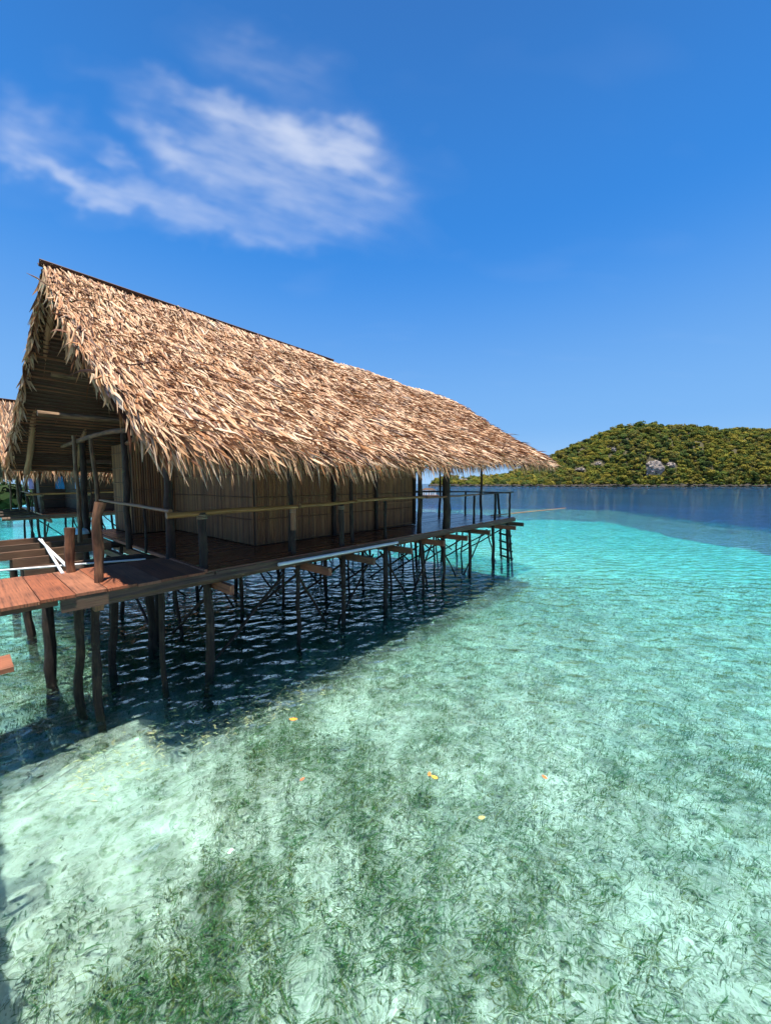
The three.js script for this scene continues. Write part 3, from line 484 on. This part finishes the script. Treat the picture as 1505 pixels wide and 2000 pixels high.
// ───────────────────────── trees ─────────────────────────
// a crown of many small leaf faces gathered in clumps; radius about 1, base at y = 0
function crownGeo(seed, lobes, count, size, flat = .75) {
  const r = rng(seed), cen = []; for (let i = 0; i < lobes; i++) { const a = r() * 6.28, d = Math.sqrt(r()) * .62; cen.push([Math.cos(a) * d, .35 + r() * .75 * flat, Math.sin(a) * d, .30 + r() * .28]); }
  const pos = [], idx = [];
  for (let i = 0; i < count; i++) { const c = cen[i % lobes]; let x = r() * 2 - 1, y = r() * 2 - 1, z = r() * 2 - 1; const l = Math.hypot(x, y, z) || 1, k = (.72 + .34 * r()) * c[3]; x /= l; y /= l; z /= l; const s = size * (.6 + .9 * r());
    const n = V(x, y + .35, z).normalize(), a = V(r() - .5, r() - .5, r() - .5).cross(n).normalize(), b = V(0, 0, 0).crossVectors(n, a), o = V(c[0] + x * k, c[1] + y * k * .8, c[2] + z * k); a.addScaledVector(n, (r() - .5) * .9); b.addScaledVector(n, (r() - .5) * .9);
    const q = pos.length / 3; for (const [u, v] of [[-1, -.5], [.1, -1], [1, .4], [-.2, 1]]) pos.push(o.x + (a.x * u + b.x * v) * s, o.y + (a.y * u + b.y * v) * s, o.z + (a.z * u + b.z * v) * s); idx.push(q, q + 1, q + 2, q, q + 2, q + 3); }
  const g = new THREE.BufferGeometry(); g.setAttribute('position', new THREE.Float32BufferAttribute(pos, 3)); g.setIndex(idx); g.computeVertexNormals(); return g;
}
const CROWNS = [crownGeo(1, 7, 420, .105), crownGeo(2, 9, 460, .10), crownGeo(3, 5, 380, .11, .5), crownGeo(4, 8, 420, .10, 1.1)];
const leafMat = new THREE.MeshPhysicalMaterial({ color: 0xffffff, roughness: 1, transmission: .2, thickness: 0, side: THREE.DoubleSide, specularIntensity: .25 });
const GREEN = [[.145, .145, .02], [.095, .12, .02], [.20, .17, .026], [.06, .09, .02], [.115, .105, .024], [.034, .056, .017]];
const greenMat = GREEN.map((c) => { const m = leafMat.clone(); m.color = rgb(...c); return m; });
const trunkGeo = logGeo([V(0, -.6, 0), V(.03, .2, .02), V(0, .9, 0)], .07, .03, { rad: 6, seg: 5, knob: .1 });

// ───────────────────────── the island across the sea ─────────────────────────
{
  const D = 520, CREST = 610, prof = [[820, 0], [843, 2], [850, 14], [865, 19], [885, 22], [905, 21], [930, 18], [955, 19], [985, 25], [1030, 41], [1060, 53], [1100, 74], [1150, 97], [1200, 113], [1250, 120], [1300, 117], [1350, 114], [1400, 109], [1450, 110], [1505, 110], [1600, 104], [1750, 80], [1900, 40], [2000, 0]];
  const xOf = (px) => (px - 752.5) / F * CREST;
  const crest = (x) => { const px = x / CREST * F + 752.5; for (let i = 0; i < prof.length - 1; i++) if (px >= prof[i][0] && px <= prof[i + 1][0]) return Math.max(0, lerp(prof[i][1], prof[i + 1][1], (px - prof[i][0]) / (prof[i + 1][0] - prof[i][0])) / F * CREST + 1 - 7); return 0; };
  const shore = (x) => -D + 14 * fbm(x * .012, 3, 3) + (x < 230 ? -(230 - x) * .22 : 0);
  const hill = (x, z) => { const c = crest(x); if (c <= 0) return -3; const s0 = shore(x), u = (s0 - z) / (s0 + CREST); if (u < 0) return -3; const f = u < 1 ? Math.pow(Math.sin(u * Math.PI / 2), .72) : Math.max(0, 1 - (u - 1) * .8); return c * f * (1 + .07 * fbm(x * .03, z * .03, 3)) + 1.5 * fbm(x * .09, z * .09, 2) - (u < .02 ? 1 : 0); };
  const xs = [], zs = []; for (let x = 40; x <= 1060; x += 6) xs.push(x); for (let z = -480; z >= -720; z -= 4) zs.push(z);
  const tm = new THREE.MeshStandardMaterial({ color: 0xffffff, vertexColors: true, roughness: 1 });
  struct('island', sheet(xs, zs, hill, (x, z) => { const k = .8 + .6 * fbm(x * .08, z * .08, 3); return [.075 * k, .065 * k, .03 * k]; }), tm);
  // shoreline rock
  const rg = []; for (let x = 70; x < 760; x += 5) { const z = shore(x) + 2; const g = new THREE.IcosahedronGeometry(1, 1), p = g.attributes.position; for (let i = 0; i < p.count; i++) { const k = 1 + .4 * n3(p.getX(i) + x, p.getY(i) * 1.4, p.getZ(i)); p.setXYZ(i, p.getX(i) * k, p.getY(i) * k, p.getZ(i) * k); } g.scale(rr(4, 7), rr(1.3, 3.2), rr(3, 5)); g.translate(x, .4, z); g.computeVertexNormals(); rg.push(g); }
  struct('rocky_shore', mergeGeometries(rg), new THREE.MeshStandardMaterial({ color: rgb(.06, .052, .045), map: barkMap, roughness: 1 }));
  // bare pale limestone
  const rockMat = new THREE.MeshStandardMaterial({ color: rgb(.36, .32, .30), map: rep(barkMap, 2, 2), bumpMap: barkBump, bumpScale: .6, roughness: 1 });
  const onHill = (px, py) => { const r = rayOf(px, py); for (let k = 470; k < 700; k += .5) { const x = r.x / -r.z * k, y = 3.5 + r.y / -r.z * k; if (y < hill(x, -k)) return V(x, y, -k); } return null; };
  for (const [px, py, w, h, label] of [[1274, 916, 17, 15, 'large bare pale limestone face in the middle of the wooded hill'], [1306, 910, 7, 6, 'small pale limestone knob just right of the large bare face'], [1195, 880, 5, 9, 'narrow pale rock streak high among the trees'], [1165, 906, 9, 7, 'brownish rock ledge below the narrow pale streak'], [1130, 917, 14, 6, 'low grey rock ledge in the wooded slope above the shore'], [905, 938, 14, 5, 'grey rock ledge on the low wooded point']]) {
    const c = onHill(px, py); if (!c) continue; const k = -c.z / F, g = new THREE.IcosahedronGeometry(1, 4), p = g.attributes.position; for (let i = 0; i < p.count; i++) { const x = p.getX(i), y = p.getY(i), z = p.getZ(i), q = 1 + .28 * n3(x * 1.4 + px, y * 1.4, z * 1.4) + .14 * n3(x * 4 + px, y * 2, z * 4); p.setXYZ(i, x * q, y * q, z * q); } const big = px > 1250 ? 1.0 : .55; g.scale(w * k * big, h * k * big, 5); g.computeVertexNormals();
    const o = part(numbered('rock_face'), g, rockMat, scene); o.position.copy(c).add(V(0, 0, 2.5)); tag(o, label, 'rock', 'bare rocks on the wooded island');
  }
  const rocks = [[1274, 916, 20, 19], [1306, 910, 9, 8], [1195, 880, 6, 11], [1165, 906, 10, 8], [1130, 917, 15, 7], [905, 938, 14, 5]];
  const clearOf = (x, y, z) => { const px = 752.5 + F * x / -z, py = 945 - F * (y - 3.5) / -z; return !rocks.some(([a, b, w, h]) => Math.abs(px - a) < w && py - b < h * .7 && py - b > -h - 3); };
  const ms = CROWNS.map(() => []), cs = CROWNS.map(() => []), m = new THREE.Matrix4(), q = new THREE.Quaternion(), singles = [];
  for (let i = 0, k = 0; i < 60000 && k < 9500; i++) {
    const x = rr(60, 860), sh = shore(x), z = sh - Math.pow(R(), 1.9) * (sh + 660), y = hill(x, z); if (y < .3) continue; if (!clearOf(x, y + 2, z)) { if (R() < .93) continue; }
    const s = rr(2.6, 5.6) * (R() < .12 ? 1.4 : 1), c = Math.floor(R() * CROWNS.length), patch = fbm(x * .02, z * .03 + y * .03, 3);
    const gi = clamp(Math.floor(2.2 + patch * 3.4 + rr(-2, 2.4)), 0, 5), sc = V(s, s * rr(.85, 1.25), s);
    const big = (z < -CREST + 26 && z > -CREST - 6) || s > 8 || y < 7;
    if (singles.length < 280 && big && x / -z < 1.06 && R() < .55) { singles.push([x, y, z, s, c, gi, sc]); k++; continue; }
    q.setFromAxisAngle(V(0, 1, 0), R() * 6.28); m.compose(V(x, y - s * .25, z), q, sc); ms[c].push(m.clone()); const g = GREEN[gi], b = rr(.75, 1.35); cs[c].push(rgb(g[0] * b, g[1] * b, g[2] * b)); k++;
  }
  CROWNS.forEach((g, i) => tag(instanced(numbered('forest'), g, leafMat, ms[i], cs[i]), ['olive green forest covering the island hill', 'mixed green forest covering the island hill', 'low spreading forest trees covering the island hill', 'tall forest trees covering the island hill'][i], 'forest', null, 'stuff'));
  const names = ['olive', 'green', 'yellow green', 'dark green', 'brownish', 'very dark green'];
  for (const [x, y, z, s, c, gi, sc] of singles) {
    const crestTree = y > 8; const t = thing('broadleaf_tree', `${names[gi]} broadleaf tree ${crestTree ? 'on the crest of the wooded island' : 'just above the shore of the wooded island'}`, 'tree', `${names[gi]} trees ${crestTree ? 'along the island crest' : 'along the island shore'}`, false);
    t.position.set(x, y, z); const cr = part('crown', CROWNS[c], greenMat[gi], t); cr.scale.copy(sc); cr.rotation.y = R() * 6; cr.position.y = crestTree ? s * .12 : -s * .1; const tr = part('trunk', trunkGeo, M.pale, t); tr.scale.setScalar(s * .9);
  }
}
// low trees behind the hidden hut
for (const [x, z, s] of [[-46, -45, 4], [-52, -46, 4.6], [-58, -50, 5], [-50, -58, 4.8], [-42, -50, 3.6]]) {
  const t = thing('shore_tree', 'dark green tree standing in the shallows beyond the half hidden hut', 'tree', 'trees beyond the half hidden hut', false); t.position.set(x, bedY(x, z), z);
  const c = part('crown', CROWNS[Math.floor(R() * 4)], greenMat[5], t); c.scale.set(s, s * .85, s); c.position.y = 1.6; c.rotation.y = R() * 6; const tr = part('trunk', trunkGeo, M.log[0], t); tr.scale.set(s, 3.4, s); tr.position.y = 1.9;
}
// a small raft house far out
{
  const c = atY(836, 970, 0), t = thing('raft_house', 'small low thatched raft house far out on the water behind the railing', 'raft house', null, false); t.position.set(c.x, 0, c.z); const k = -c.z / F; // metres per photograph pixel at that distance
  const w = 38 * k, h = 15 * k;
  part('raft', new THREE.BoxGeometry(w, h * .25, w * .6).translate(0, h * .1, 0), M.beam[1], t); part('roof', new THREE.CylinderGeometry(w * .26, w * .53, h * .3, 4, 1).rotateY(Math.PI / 4).scale(1, 1, .6).translate(0, h * .98, 0), M.thatchBase, t);
  for (let i = 0; i < 5; i++) part('post', new THREE.CylinderGeometry(.07, .07, h * .75, 6).translate((i / 4 - .5) * w * .94, h * .5, w * .28), M.log[0], t);
  for (let i = 0; i < 3; i++) part('white_panel', new THREE.BoxGeometry(w * .2, h * .36, .05).translate((i - 1) * w * .26, h * .4, w * .26), M.pvc, t);
}
shade(scene);
renderer.render(scene, camera);
